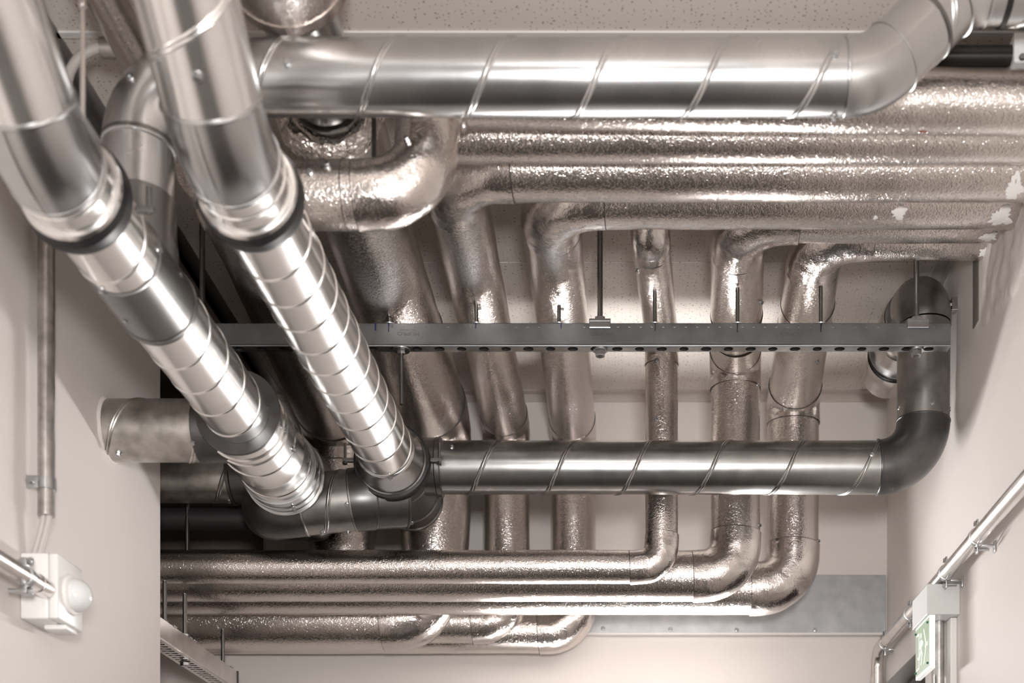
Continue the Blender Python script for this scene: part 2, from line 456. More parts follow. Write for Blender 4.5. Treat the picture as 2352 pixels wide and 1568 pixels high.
def diag_duct(X0, X1, Z, r, Yc, Yend, label, joints, m='galv_bright', phase=0):
    """duct lying along the corridor; its near end rises towards the ceiling"""
    root = thing('spiral_duct', V(X0, (Yc+Yend)/2, Z), label, 'duct')
    top = V(X0-.005, Yc-.66, ZC-.012-.0)
    a = V(X0-.005, Yc-.82*.76, Z+.57*.76)
    P = [a, V(X0, Yc, Z), V(X1, Yend, Z)]
    parts = fillet(P, [.13]); out = []
    re = r*1.07
    # rising part (smooth plain duct with seam)
    (k0, s0), (k1, arc), (k2, s1) = parts
    bm = bmesh.new(); sweep(bm, densify(s0, .03), re*.985, wob=.0004); helix(bm, s0[0], s0[1], re*.985, .145, -1, phase=phase)
    up = link('duct_body', bm, m, root)
    bm = bmesh.new(); sweep(bm, arc, re)
    for p, q in ((arc[0], arc[1]), (arc[-1], arc[-2])): bead(bm, p, q-p, re, .002, .006)
    # lengthwise lap seam of the pressed elbow, on its underside
    prev = None
    for i, c in enumerate(arc):
        t = (arc[min(i+1, len(arc)-1)]-arc[max(i-1, 0)]).normalized()
        s = Vector((1, 0, 0)); dn = s.cross(t).normalized()
        if dn.z > 0: dn = -dn
        dd = (dn*math.cos(.15)+s*math.sin(-.15)).normalized(); sd = t.cross(dd).normalized()
        ring = [bm.verts.new(c+dd*re*.999-sd*.0016), bm.verts.new(c+dd*(re+.0012)), bm.verts.new(c+dd*re*.999+sd*.0016)]
        if prev:
            for j in range(2): bm.faces.new((prev[j], prev[j+1], ring[j+1], ring[j]))
        prev = ring
    el = link('elbow', bm, 'galv', root)
    # sleeve from the elbow to the gasket
    Yg = joints['gasket']
    d = (s1[1]-s1[0]).normalized()
    def pt(Y):
        t = (Y-s1[0].y)/(s1[1].y-s1[0].y); return s1[0].lerp(s1[1], t)
    bm = bmesh.new(); sweep(bm, densify([s1[0], pt(Yg)], .02), re, wob=.0003); bead(bm, pt(Yg-.045), d, re, .0018, .005)
    sl = link('sleeve', bm, m, root)
    bm = bmesh.new()
    g = pt(Yg)
    profile(bm, g-d*.012, d, [(0, re-.002), (.001, re+.006), (.006, re+.009), (.011, re+.004), (.015, re+.003), (.019, re+.009), (.026, re+.007), (.030, re-.002)])
    link('rubber_gasket', bm, 'rubber', root)
    bm = bmesh.new(); profile(bm, g-d*.019, d, [(0, re), (.001, re+.0045), (.006, re+.006), (.0072, re)]); link('clamp_ring', bm, 'galv_bright', root)
    bm = bmesh.new(); e = joints['end']
    sweep(bm, densify([g, pt(e)], .03), r, wob=.0003); helix(bm, g, pt(e), r, joints['pitch'], -1, phase=phase, bead=.0012, width=.0026)
    body = link('duct_body', bm, m, root)
    return root, dict(up=up, elbow=el, sleeve=sl, body=body), pt, d, re

# --- left diagonal duct (A)
rA, ZA = .051, .868
rootA, pA, ptA, dA, reA = diag_duct(-.635, -.625, ZA, rA, 1.37, 2.345,
    'leftmost diagonal spiral duct running from the top left corner down to the dark flange', dict(gasket=1.462, end=2.07, pitch=.078))
screws(pA['body'], [(234, 665), (290, 733), (410, 632), (365, 575)], 1.0)
screws(pA['sleeve'], [(215, 400), (50, 440)], 1.1)
# tee collar where the upper duct comes down on it
bm = bmesh.new(); p = ptA(1.60)
profile(bm, ptA(1.585), dA, [(0, rA), (.0015, rA+.0025), (.121, rA+.0025), (.1225, rA+.0045), (.128, rA+.0045), (.13, rA)])
bm2 = bm
c0 = ptA(1.65)
profile(bm2, c0+Vector((0, 0, .02)), Vector((.0, 0, 1)), [(0, rt*1.10), (.024, rt*1.10), (.040, rt*1.05), (.085, rt*1.05), (.087, rt*1.0)])
teeA = link('tee_saddle', bm2, 'galv_dark', rootA)
# flange and wide tail
def ringA(name, Y, prof, m): 
    bm = bmesh.new(); profile(bm, ptA(Y), dA, prof); return link(name, bm, m, rootA)
ringA('flange', 2.055, [(0, .0515), (.0008, .0515), (.001, .0690), (.004, .0700), (.008, .0690), (.009, .0655)], 'fitting')
bm = bmesh.new()
profile(bm, ptA(2.06), dA, [(0, .064), (.02, .0655), (.03, .0655), (.032, .068), (.036, .068), (.038, .0655), (.052, .0655), (.054, .0675), (.058, .0675), (.060, .0655),
     (.10, .0655), (.102, .067), (.105, .067), (.107, .0655), (.155, .0655), (.157, .0668), (.160, .0668), (.162, .0655), (.20, .0655), (.202, .067), (.205, .067), (.207, .0655), (.245, .0655)], 64)
tailA = link('tail_sleeve', bm, 'galv_bright', rootA)
bm = bmesh.new(); profile(bm, ptA(2.285), dA, [(0, .066), (.001, .0705), (.02, .0705), (.022, .0725), (.027, .0725), (.029, .0705), (.043, .0705), (.045, .074), (.050, .074), (.052, .070), (.058, .062)], 64)
endA = link('end_collar', bm, 'galv', rootA)
screws(tailA, [(616, 940), (636, 968), (655, 985), (672, 1032), (535, 1002)], 1.0)
screws(endA, [(745, 1020), (754, 1038), (675, 1165)], 1.0)
# branch to the left wall
rb, Yb_, Zb_ = .050, 2.117, .862
bm = bmesh.new(); p0 = V(-.71, Yb_, Zb_)
profile(bm, V(-.625, Yb_, Zb_), Vector((-1, 0, 0)), [(0, rb*1.0), (.066, rb*1.03), (.078, rb*1.07), (.084, rb*1.07), (.086, rb*1.0)])
sadA = link('tee_saddle', bm, 'fitting', rootA)
screws(sadA, [(468, 997)], 1.0)
rootBr = thing('spiral_duct', V(-.78, Yb_, Zb_), 'short stained duct stub coming straight out of the left wall', 'duct')
bm = bmesh.new(); a, b = V(XL-.0, Yb_, Zb_), V(-.705, Yb_, Zb_)
sweep(bm, densify([a, b], .02), rb, wob=.0005); helix(bm, a, b, rb, .147, 1, phase=-1.2)
stub = link('duct_body', bm, 'galv_old', rootBr)
screws(stub, [(444, 1016), (272, 1040)], 1.25)
bm = bmesh.new(); profile(bm, V(XL, Yb_, Zb_), Vector((1, 0, 0)), [(0, rb+.004), (.001, rb+.003), (.004, rb+.0006), (.0045, rb-.001)])
for v in bm.verts: v.co += Vector((0, 1, 1))*.0016*noise.noise(v.co*90)
link('plaster_collar', bm, 'plaster', rootBr)

# --- right diagonal duct (B)
rB, ZB = .0515, .911
rootB, pB, ptB, dB, reB = diag_duct(-.455, -.431, ZB, rB, 1.428, 2.60,
    'brightest diagonal spiral duct, right of its twin, ending on the lower cross duct', dict(gasket=1.536, end=2.345, pitch=.068), phase=1.2)
screws(pB['sleeve'], [(505, 440), (528, 470)], 1.2)
screws(pB['up'], [(455, 178)], 1.3)
def ringB(name, Y, prof, m): 
    bm = bmesh.new(); profile(bm, ptB(Y), dB, prof, 64); return link(name, bm, m, rootB)
redB = ringB('reducer', 2.315, [(0, rB+.0005), (.002, rB+.003), (.02, rB+.004), (.035, .062), (.052, .064), (.054, .066), (.058, .066)], 'galv')
screws(redB, [(897, 1098)], .9)
ringB('rubber_gasket', 2.37, [(0, .064), (.001, .071), (.006, .0725), (.010, .069), (.014, .069), (.018, .0725), (.022, .071), (.024, .062)], 'rubber')
bm = bmesh.new()
profile(bm, ptB(2.39), dB, [(0, .060), (.05, .060), (.052, .062), (.056, .062), (.058, .060), (.15, .060), (.152, .0625), (.158, .0625), (.160, .061), (.190, .061), (.192, .0635), (.198, .0635), (.20, .058)], 64)
tb = link('tee_body', bm, 'galv_dark', rootB)
screws(tb, [(934, 1172), (945, 1200)], 1.0)
# clamp lugs on the two sides of the gasket
for sx, z in ((-1, .0), (1, .0)):
    g = ptB(2.382); bm = bmesh.new()
    cx, cy, cz = g.x+sx*.072, g.y, g.z-CZ+.004
    box(bm, min(cx, cx+sx*.022), max(cx, cx+sx*.022), cy-.004, cy+.004, cz-.004, cz+.003, .0008)
    profile(bm, V(cx+sx*.017, cy, cz-.002), Vector((0, 0, 1)), [(0, .0025), (.034, .0025)], 8)
    profile(bm, V(cx+sx*.017, cy, cz-.008), Vector((0, 0, 1)), [(0, .005), (.005, .005)], 6)
    link('clamp_bolt', bm, 'rod', rootB, smooth=False)
# same lug on the left duct near its gasket
g = ptA(1.47); bm = bmesh.new()
cx, cy, cz = g.x+.066, g.y, g.z-CZ-.012
box(bm, cx, cx+.022, cy-.004, cy+.004, cz-.004, cz+.003, .0008)
profile(bm, V(cx+.016, cy, cz-.006), Vector((0, 0, 1)), [(0, .003), (.032, .003)], 8)
link('clamp_bolt', bm, 'rod', rootA, smooth=False)

# --- lower cross duct with the rise at the right wall
Yh, Zh, rh = 2.455, .928, .0495
XW = .583
def lower_duct():
    root = thing('spiral_duct', V(0, Yh, Zh), 'lower cross spiral duct with a dark elbow rising beside the right wall', 'duct')
    P = [V(-.35, Yh, Zh), V(XW, Yh, Zh), V(XW, Yh-.01, 1.262), V(XW, 2.80, 1.262)]
    parts = fillet(P, [.088, .062])
    (k, s0), (k, a0), (k, s1), (k, a1), (k, s2) = parts
    bm = bmesh.new(); sweep(bm, densify(s0, .03), rh, wob=.0004); helix(bm, s0[0], s0[1], rh, .1465, 1, phase=2.45)
    body = link('duct_body', bm, 'galv_low', root)
    screws(body, [(1037, 1026), (1990, 1141), (1034, 1140), (2003, 1044)], 1.1)
    bm = bmesh.new(); sweep(bm, a0, rh*1.04)
    for p, q in ((a0[0], a0[1]), (a0[-1], a0[-2])): bead(bm, p, q-p, rh*1.04, .0012, .005)
    link('elbow', bm, 'fitting', root)
    bm = bmesh.new(); sweep(bm, densify(s1, .03), rh*1.02, wob=.0004); helix(bm, s1[0], s1[0].lerp(s1[1], .45), rh*1.02, .16, -1, phase=2.6)
    b2 = link('duct_body', bm, 'galv_mid', root)
    screws(b2, [(2064, 935), (2143, 924)], 1.0)
    bm = bmesh.new(); sweep(bm, a1, rh*1.06)
    link('elbow', bm, 'galv_mid', root)
    bm = bmesh.new(); sweep(bm, densify(s2, .03), rh*.97); profile(bm, s2[0]+Vector((0, .11, 0)), Vector((0, 1, 0)), [(0, rh), (.001, rh+.004), (.09, rh+.004), (.092, rh)])
    b3 = link('duct_body', bm, 'galv_bright', root)
    for yy, rr in ((2.535, .006), (2.685, .009)):
        g = V(XW, yy, 1.262); bm = bmesh.new()
        profile(bm, g, Vector((0, 1, 0)), [(0, rh), (.001, rh+rr), (.006, rh+rr+.002), (.012, rh+rr), (.013, rh)]); link('rubber_gasket', bm, 'rubber', root)
        bm = bmesh.new(); profile(bm, g-Vector((0, .005, 0)), Vector((0, 1, 0)), [(0, rh), (.0008, rh+rr+.001), (.004, rh+rr+.001), (.0045, rh)]); link('clamp_ring', bm, 'steel', root)
    bm = bmesh.new(); profile(bm, V(XW, 2.70, 1.262), Vector((0, 1, 0)), [(0, rh), (.001, rh+.011), (.014, rh+.012), (.05, rh+.006), (.07, rh+.004), (.1, rh+.001)]); link('end_collar', bm, 'galv_bright', root)
    # collar onto the tee
    bm = bmesh.new(); profile(bm, V(-.43, Yh, Zh), Vector((1, 0, 0)), [(0, .052), (.068, .053), (.070, .0555), (.078, .0555), (.080, rh)])
    link('collar', bm, 'galv_dark', root)
lower_duct()

# --- dark duct below the left tail: from the right tee left, turning back
def under_duct():
    root = thing('spiral_duct', V(-.6, 2.42, .84), 'dark bulky duct piece between the two diagonal ducts, elbow turning away', 'duct')
    r = .0565
    P = [V(-.425, 2.45, .868), V(-.50, 2.425, .856), V(-.69, 2.42, .836), V(-.69, 2.80, .955)]
    parts = fillet(P, [.12, .075])
    for i, (k, pl) in enumerate(parts):
        bm = bmesh.new()
        if k == 's':
            if (pl[1]-pl[0]).length < .004: bm.free(); continue
            sweep(bm, densify(pl, .02), r)
            if i == 2: helix(bm, pl[0], pl[1], r, .10, 1, phase=1.0)
            for q in (.0, 1.0):
                bead(bm, pl[0].lerp(pl[1], q), pl[1]-pl[0], r, .0022, .006)
            o = link('duct_body', bm, 'galv_mid' if i == 2 else 'fitting', root)
            if i == 2: screws(o, [(797, 1158), (740, 1222), (800, 1220)], 1.0)
        else:
            sweep(bm, pl, r*1.03); o = link('elbow', bm, 'fitting', root)
under_duct()
# --- duct in the side passage feeding the left tail
def passage_duct():
    root = thing('spiral_duct', V(-1.0, 2.50, .93), 'stained duct running out of the side passage under the wall stub', 'duct')
    r = .05; a, b = V(-1.9, 2.50, .928), V(-.762, 2.50, .928)
    bm = bmesh.new(); sweep(bm, densify([a, b], .03), r, wob=.0004); helix(bm, a, b, r, .147, 1, phase=1.9)
    o = link('duct_body', bm, 'galv_old', root); screws(o, [(527, 1150)], 1.1)
    bm = bmesh.new(); profile(bm, V(-.775, 2.50, .928), Vector((1, 0, 0)), [(0, r), (.001, r+.004), (.007, r+.004), (.009, r+.002), (.17, r+.003), (.172, r)])
    profile(bm, V(-.62, 2.345, .885), Vector((0, 1, .25)), [(0, .056), (.14, .050)])
    link('tee_body', bm, 'fitting', root)
passage_duct()

# ------------------------------------------------------------ foil insulated pipes
def fthing(loc, label, group=None): return thing('insulated_pipe', loc, label, 'pipe', group)
def zone(y0, r0, y1, r1, z0=None, z1=None):
    def f(p):
        t = min(1, max(0, (p.y-y0)/(y1-y0))); return r0+(r1-r0)*t
    return f
XE = -1.9     # where the lower runs vanish in the side passage

# P1, P2: two runs directly under the upper duct


p2 = fthing(V(.2, 1.875, 1.202), 'slim foil run, second one under the upper duct, faintly lit')
foil(p2, [V(-.30, 1.875, 1.202), V(XR, 1.875, 1.202)], .037, 0)
# P3 -> V3
p3 = fthing(V(-.27, 2.4, 1.21), 'foil pipe with seam near x-bend, turning back third left of the hanger rod')
p3['label'] = 'foil pipe of the bright third cross run, bending back then down the back wall'
o = foil(p3, [V(XR, 1.965, 1.2127), V(-.268, 1.965, 1.2127), V(-.273, 2.965, 1.215), V(-.273, 2.985, .765), V(-.52, 2.985, .765)], .05, [.075, .06, .06], rf=zone(2.3, .050, 2.9, .053))
# P4 -> V4
p4 = fthing(V(-.12, 2.5, 1.22), 'foil pipe just left of the long hanger rod, fed by the paint-splashed cross run')
foil(p4, [V(XR, 2.07, 1.23), V(-.122, 2.07, 1.23), V(-.117, 2.995, 1.215), V(-.117, 3.015, .750), V(XE, 3.03, .750)], .05, [.07, .06, .062], rf=zone(2.3, .050, 2.9, .0525))
# P5 -> V5
p5 = fthing(V(.22, 2.4, 1.24), 'foil pipe second from the right, its bottom elbow in the middle of three')
o5 = foil(p5, [V(XR, 2.165, 1.2577), V(.198, 2.165, 1.2577), V(.2366, 2.66, 1.225), V(.2366, 2.66, .777), V(XE, 2.66, .777)], .049, [.075, .035, .068], rf=zone(2.3, .0485, 2.6, .052))
# P6 -> V6
p6 = fthing(V(.36, 2.5, 1.24), 'rightmost foil pipe, its large crumpled bottom elbow in front of the zinc panel')
o6 = foil(p6, [V(XR, 2.26, 1.280), V(.350, 2.26, 1.280), V(.379, 2.81, 1.215), V(.379, 2.82, .796), V(XE, 2.82, .796)], .049, [.07, .038, .075], rf=zone(2.3, .049, 2.75, .057))
# thin Vt
pt_ = fthing(V(.06, 2.3, 1.22), 'slimmest foil pipe, right of the long hanger rod, with the smallest bottom elbow')
ot = foil(pt_, [V(.045, 2.157, ZC-.002), V(.045, 2.157, 1.222), V(.078, 2.55, 1.222), V(.078, 2.56, .7666), V(XE, 2.56, .7666)], .033, [.04, .03, .042])
# V2, the thick one
p2b = fthing(V(-.43, 2.4, 1.22), 'thickest foil pipe behind the channel, left of centre, with crinkled open end')
o2 = foil(p2b, [V(-.430, 1.84, 1.222), V(-.437, 2.92, 1.21), V(-.437, 2.95, .757), V(XE, 2.95, .757)], .075, [.085, .10], rf=lambda p: (.074 if p.y < 2.3 else .074+.009*min(1, (p.y-2.3)/.5))-(.015*max(0, min(1, (1.0+CZ-p.z)/.2)) if p.y > 2.8 else 0))
bm = bmesh.new(); u_, v_ = frame(Vector((0, 1, 0)))
rings = []
for i in range(9):
    t = i/8; rr = .053+.027*t; dy = -.016*math.sin(t*PI)-.002+.012*(t > .9)
    ring = []
    for j in range(80):
        th = 2*PI*j/80; d = u_*math.cos(th)+v_*math.sin(th)
        p = V(-.43, 1.842+dy, 1.222)+d*rr; nn = noise.noise(p*70)
        ring.append(bm.verts.new(p+Vector((0, -.009*nn*math.sin(t*PI), 0))+d*.004*noise.noise(p*55)))
    rings.append(ring)
for a, b in zip(rings, rings[1:]):
    for j in range(80): bm.faces.new((a[j], a[(j+1) % 80], b[(j+1) % 80], b[j]))
link('crinkled_collar', bm, 'foil_tape', p2b, sharp=20)
bm = bmesh.new(); profile(bm, V(-.43, 1.85, 1.232), Vector((0, -1, 0)), [(0, .050), (.22, .050)]); link('bare_duct', bm, 'galv', p2b)
bm = bmesh.new(); profile(bm, V(-.43, 1.832, 1.232), Vector((0, -1, 0)), [(0, .0535), (.004, .0535)]); link('dark_gap', bm, 'rubber', p2b)
screws(o2[0], [(995, 602), (1065, 818)], 1.0)
# near continuation of the thick pipe above the upper duct
pn = fthing(V(-.43, 1.45, 1.24), 'blurred thick foil pipe end between bright duct and ceiling, above the upper duct')
foil(pn, [V(-.43, 1.625, 1.25), V(-.44, .8, 1.262)], .078, 0)
bm = bmesh.new(); profile(bm, V(-.43, 1.632, 1.25), Vector((0, -1, 0)), [(0, .074), (.004, .0795), (.02, .0795)]); link('end_tape', bm, 'foil_elbow', pn)
# V1, shaded
p1b = fthing(V(-.64, 2.4, 1.2), 'shaded foil pipe seen between the two diagonal ducts, nearest the side passage')
o1 = foil(p1b, [V(-.64, 1.98, 1.222), V(-.652, 2.93, 1.21), V(-.652, 2.95, .7635), V(XE, 2.95, .7635)], .062, [.085, .09], rf=lambda p: (.062+.022*min(1, max(0, (p.y-2.2)/.6)))-(.024*max(0, min(1, (1.02+CZ-p.z)/.2)) if p.y > 2.7 else 0))
# thin foil pipe top left
p0 = fthing(V(-.69, 1.6, 1.25), 'narrow matt foil pipe at the top between the two diagonal ducts')
foil(p0, [V(-.69, .9, 1.262), V(-.69, 1.87, 1.262)], .026, 0)
# big elbow pipe turning up to the ceiling
pb = fthing(V(-.4, 1.755, 1.04), 'stout foil pipe under the upper duct, bending up into the topmost glittering cross run')
ob = foil(pb, [V(-.585, 1.755, 1.042), V(-.274, 1.755, 1.042), V(-.274, 1.77, 1.1925), V(XR, 1.79, 1.1925)], .0435, [.078, .055], rf=lambda p: .0435 if p.x < -.22 else .0405, k_elbow=1.02)
p1 = pb
screws(ob[0], [(752, 382), (713, 397)], 1.2); screws(ob[1], [(936, 322)], 1.2)
screws(o5[2], [(1754, 637), (1748, 694)], 1.0)
def seams(o, lst):
    for p, d, r in lst: seam_ring(o, p, d, r)
# wide seams on the runs beside the channel
for (o, P) in ((o5[2], [(.2225, 2.475, 1.236, .0512), (.229, 2.54, 1.232, .0518)]), (o6[2], [(.3615, 2.47, 1.2555, .0528), (.365, 2.535, 1.2475, .0540)])):
    for x, y, z, r in P: seam_ring(o, V(x, y, z), Vector((.06, 1, -.08)), r+.0006)
seam_ring(o2[0], V(-.434, 2.50, 1.217), Vector((0, 1, -.01)), .0785)
seam_ring(ob[0], V(-.385, 1.755, 1.042), Vector((1, 0, 0)), .0441)
screws(ot[2], [(1456, 562), (1465, 622)], 1.0)
screws(ot[4], [(1508, 828), (1507, 963)], 1.1)
screws(o6[2], [(1940, 640), (1921, 712), (1877, 831)], 1.0)
screws(o6[4], [(1873, 911), (1879, 1242)], 1.0)
screws(o5[4], [(1741, 884), (1744, 1206)], 1.0)
screws(o5[3], [(1688, 827)], 1.1)

# black insulated pipe in the side passage
bm = bmesh.new(); sweep(bm, densify([V(XE, 2.62, .885), V(-.765, 2.62, .885)], .05), .024)
tag(link('black_pipe', bm, 'black_ins'), 'black insulated pipe in the dark gap above the lower foil runs', 'pipe')

# dark glossy pipe at the top right
def black_top():
    Y = 1.80
    root = thing('black_pipe', V(.55, Y, 1.265), 'glossy black pipe at the top right above the topmost foil run', 'pipe')
    bm = bmesh.new(); sweep(bm, [V(.36, Y, 1.267), V(XR, Y, 1.267)], .0135, 24); link('pipe_body', bm, 'black_pipe', root)
    bm = bmesh.new(); x = (2338-VX)*Y/F
    box(bm, x-.011, x+.011, Y-.018, Y+.018, 1.247, 1.289, .003); link('wall_bracket', bm, 'plastic', root, smooth=False)
    bm = bmesh.new(); profile(bm, V(x, Y-.019, 1.252), Vector((0, -1, 0)), [(0, .005), (.003, .004)], 12); link('screw', bm, 'steel', root)
black_top()

# ------------------------------------------------------------ channel (strut) and its rods
def curve_plate(name, outer, holes, thick, m, parent, mtx):
    """flat plate with real holes, built from a filled 2-D curve and turned into a mesh"""
    cu = bpy.data.curves.new(name, 'CURVE'); cu.dimensions = '2D'; cu.fill_mode = 'BOTH'; cu.extrude = thick/2
    for loop in [outer]+holes:
        s = cu.splines.new('POLY'); s.points.add(len(loop)-1)
        for q, (x, y) in zip(s.points, loop): q.co = (x, y, 0, 1)
        s.use_cyclic_u = True
    o = bpy.data.objects.new(name, cu); COL.objects.link(o)
    dg = bpy.context.evaluated_depsgraph_get(); me = bpy.data.meshes.new_from_object(o.evaluated_get(dg))
    bpy.data.objects.remove(o); bpy.data.curves.remove(cu)
    me.transform(mtx)
    if parent: me.transform(Matrix.Translation(-parent_world(parent)))
    me.materials.clear(); me.materials.append(M[m])
    r = bpy.data.objects.new(name, me); COL.objects.link(r)
    if parent: r.parent = parent
    return r
def slot(cx, cy, a, b, n=12):
    """rounded slot, half length a, half width b"""
    pts = []
    for s in (1, -1):
        for i in range(n+1):
            t = -PI/2+PI*i/n
            pts.append((cx+s*(a-b+b*math.cos(t)), cy+s*b*math.sin(t)))
    return pts
def text_mesh(body, size, thick, m, parent, loc, rot, name='stamped_text', sx=1.0):
    cu = bpy.data.curves.new('t', 'FONT'); cu.body = body; cu.size = size; cu.extrude = thick; cu.align_x = 'CENTER'
    o = bpy.data.objects.new('t', cu); COL.objects.link(o)
    dg = bpy.context.evaluated_depsgraph_get(); me = bpy.data.meshes.new_from_object(o.evaluated_get(dg))
    bpy.data.objects.remove(o); bpy.data.curves.remove(cu)
    me.transform(Matrix.Translation(loc-(parent_world(parent)))@rot.to_matrix().to_4x4()@Matrix.Diagonal((sx, 1, 1, 1)))
    me.materials.clear(); me.materials.append(M[m])
    r = bpy.data.objects.new(name, me); COL.objects.link(r); r.parent = parent
    return r
from mathutils import Euler
YS, DS = 2.29, .0215            # front face of the channel and its depth
def channel():
    x0, x1 = -.80, (2183-VX)*YS/F
    zt, zb = (VY-741)*YS/F, (VY-795)*YS/F
    root = thing('strut_channel', V(0, YS, zb), 'long grey slotted steel channel hung across the corridor in front of the foil pipes', 'mounting rail')
    bm = bmesh.new()
    th = .002
    # C section: front web with rolled lower edge, top flange
    prof = [(0, zb+.004), (-.0012, zb+.0015), (-.0004, zb), (th, zb), (th, zt-th), (DS, zt-th), (DS, zt), (.0015, zt), (0, zt-.0015)]
    rings = []
    for x in (x0, x1): rings.append([bm.verts.new(V(x, YS+y, z)) for y, z in prof])
    n = len(prof)
    for j in range(n): bm.faces.new((rings[0][j], rings[0][(j+1) % n], rings[1][(j+1) % n], rings[1][j]))
    bm.faces.new(rings[0]); bm.faces.new(rings[1][::-1])
    # shallow pressed line and the small pressed ticks near the top edge
    box(bm, x0, x1, YS-.0004, YS+.0005, zb+.0072, zb+.008)
    x = x0+.012
    while x < x1:
        box(bm, x-.0022, x+.0022, YS-.0007, YS+.0005, zt-.0085, zt-.0072, .0003)
        box(bm, x-.0006, x+.0006, YS-.0009, YS+.0005, zt-.0082, zt-.0042, .0003)
        x += .0205
    link('channel_web', bm, 'channel', root, smooth=False)
    holes = []; x = x0+.02; i = 0
    while x < x1-.02:
        holes.append(slot(x, DS*.5, .0095 if i % 2 else .0085, .0072)); x += .0405; i += 1
    curve_plate('slotted_flange', [(x0, .0005), (x1, .0005), (x1, DS), (x0, DS)], holes, .002, 'steel', root, Matrix.Translation(V(0, YS, zb+.0011)))
    bm = bmesh.new(); box(bm, x0+.002, x1-.002, YS+DS-.001, YS+DS, zb+.003, zt-.001); link('back_cover', bm, 'rod', root, smooth=False)
    for px in (938, 1380, 1818):
        loc = V((px-VX)*YS/F, YS-.0002, (VY-762)*YS/F)
        rot = Euler((PI/2, PI, 0))
        text_mesh('MÜPRO', .0095, .0001, 'stamp', root, loc, rot, sx=1.25)
        text_mesh('Made in Germany', .0042, .0001, 'stamp', root, loc+Vector((0, 0, .0045)), rot, sx=1.0)
    for px, ink, w_, h_ in ((863, 'blue_ink', .0036, .013), (893, 'blue_ink', .0026, .015), (1093, 'blue_ink', .0022, .009), (1289, 'blue_ink', .0022, .011), (1505, 'black_ink', .002, .014), (1694, 'black_ink', .003, .016), (1886, 'black_ink', .003, .016)):
        bm = bmesh.new(); xx = (px-VX)*YS/F
        n = 7; pts = [(xx+random.uniform(-.0005, .0005)-w_/2*(1-.4*abs(i/(n-1)-.4)), zt-.001-h_*i/(n-1)) for i in range(n)]
        pr = [(xx+random.uniform(-.0005, .0005)+w_/2*(1-.6*i/(n-1)), zt-.001-h_*i/(n-1)) for i in range(n)]
        a = [bm.verts.new(V(x, YS-.0011, z)) for x, z in pts]; b = [bm.verts.new(V(x, YS-.0011, z)) for x, z in pr]
        for i in range(n-1): bm.faces.new((a[i], a[i+1], b[i+1], b[i]))
        e = bmesh.ops.extrude_face_region(bm, geom=bm.faces[:])
        bmesh.ops.translate(bm, verts=[g for g in e['geom'] if isinstance(g, bmesh.types.BMVert)], vec=(0, .0012, 0))
        link('marker_stroke', bm, ink, root, smooth=False)
    return zt, zb, x0, x1
zt, zb, sx0, sx1 = channel()
def hanger(px, label, top=ZC):
    x = (px-VX)*YS/F; y = YS+DS*.5
    root = thread_rod('threaded_rod', x, y, zb-.014, top, .0052, label,
        nuts=((zt+.0065, .0105, .008),))
    bm = bmesh.new(); box(bm, x-.0195, x+.0195, YS-.0045, YS+DS+.003, zt+.0002, zt+.006, .001); box(bm, x-.0195, x+.0195, YS-.0045, YS-.0012, zt-.011, zt+.002, .001)
    link('saddle_washer', bm, 'steel', root, smooth=False)
    bm = bmesh.new(); profile(bm, V(x, y, zb-.004), Vector((0, 0, 1)), [(0, .013), (.0028, .0135), (.004, .012)], 28); link('round_washer', bm, 'steel', root)
    bm = bmesh.new(); profile(bm, V(x, y, zb-.0135), Vector((0, 0, 1)), [(0, .0085), (.0012, .0098), (.009, .0098)], 6); link('hex_nut', bm, 'steel', root, smooth=False)
    return root
hanger(1378, 'long threaded hanger rod in the middle, dropping from the ceiling onto the channel')
hanger(2108, 'threaded hanger rod at the right end of the channel, before the dark duct elbow')
hanger(460, 'threaded hanger rod seen between the two diagonal ducts')
def stub_rod(px, ztop, y, label, hook=False):
    x = (px-VX)*y/F
    root = thing('pipe_stud', V(x, y, zt), label, 'stud', 'studs between channel and foil pipes')
    bm = bmesh.new(); profile(bm, V(x, y, zt), Vector((0, 0, 1)), [(0, .0036), (ztop-zt, .0036)], 14)
    link('rod_shaft', bm, 'rod', root)
    bm = bmesh.new(); profile(bm, V(x, y, zt), Vector((0, 0, 1)), [(0, .0115), (.0015, .012), (.003, .009), (.0035, .004)], 24); link('round_washer', bm, 'steel', root)
    if hook:
        bm = bmesh.new(); box(bm, x, x+.009, y-.0016, y+.0016, ztop-.008, ztop-.0045); link('side_pin', bm, 'rod', root, smooth=False)
yv = YS+.011
stub_rod(895, 1.142, yv, 'short stud under the thickest foil pipe at the left marks')
stub_rod(1094, 1.167, yv, 'short stud with side pin, second from left on the channel', True)
stub_rod(1284, 1.165, yv, 'short stud with side pin, just left of the long hanger rod', True)
stub_rod(1504, 1.190, yv, 'short stud reaching up to the slimmest foil pipe')
stub_rod(1694, 1.197, yv, 'short stud reaching up to the foil pipe second from the right')
stub_rod(1885, 1.200, yv, 'short stud reaching up to the rightmost foil pipe')
# rod under the channel down to the tee of the bright duct
r_ = thread_rod('threaded_rod', (922-VX)*yv/F, yv, .985, zb-.001, .0035, 'thin threaded rod hanging below the channel beside the bright diagonal duct', nuts=((zb-.009, .0075, .006),))
bm = bmesh.new(); profile(bm, V((922-VX)*yv/F, yv, zb-.003), Vector((0, 0, 1)), [(0, .0155), (.0018, .016), (.0028, .014)], 28); link('round_washer', bm, 'steel', r_)
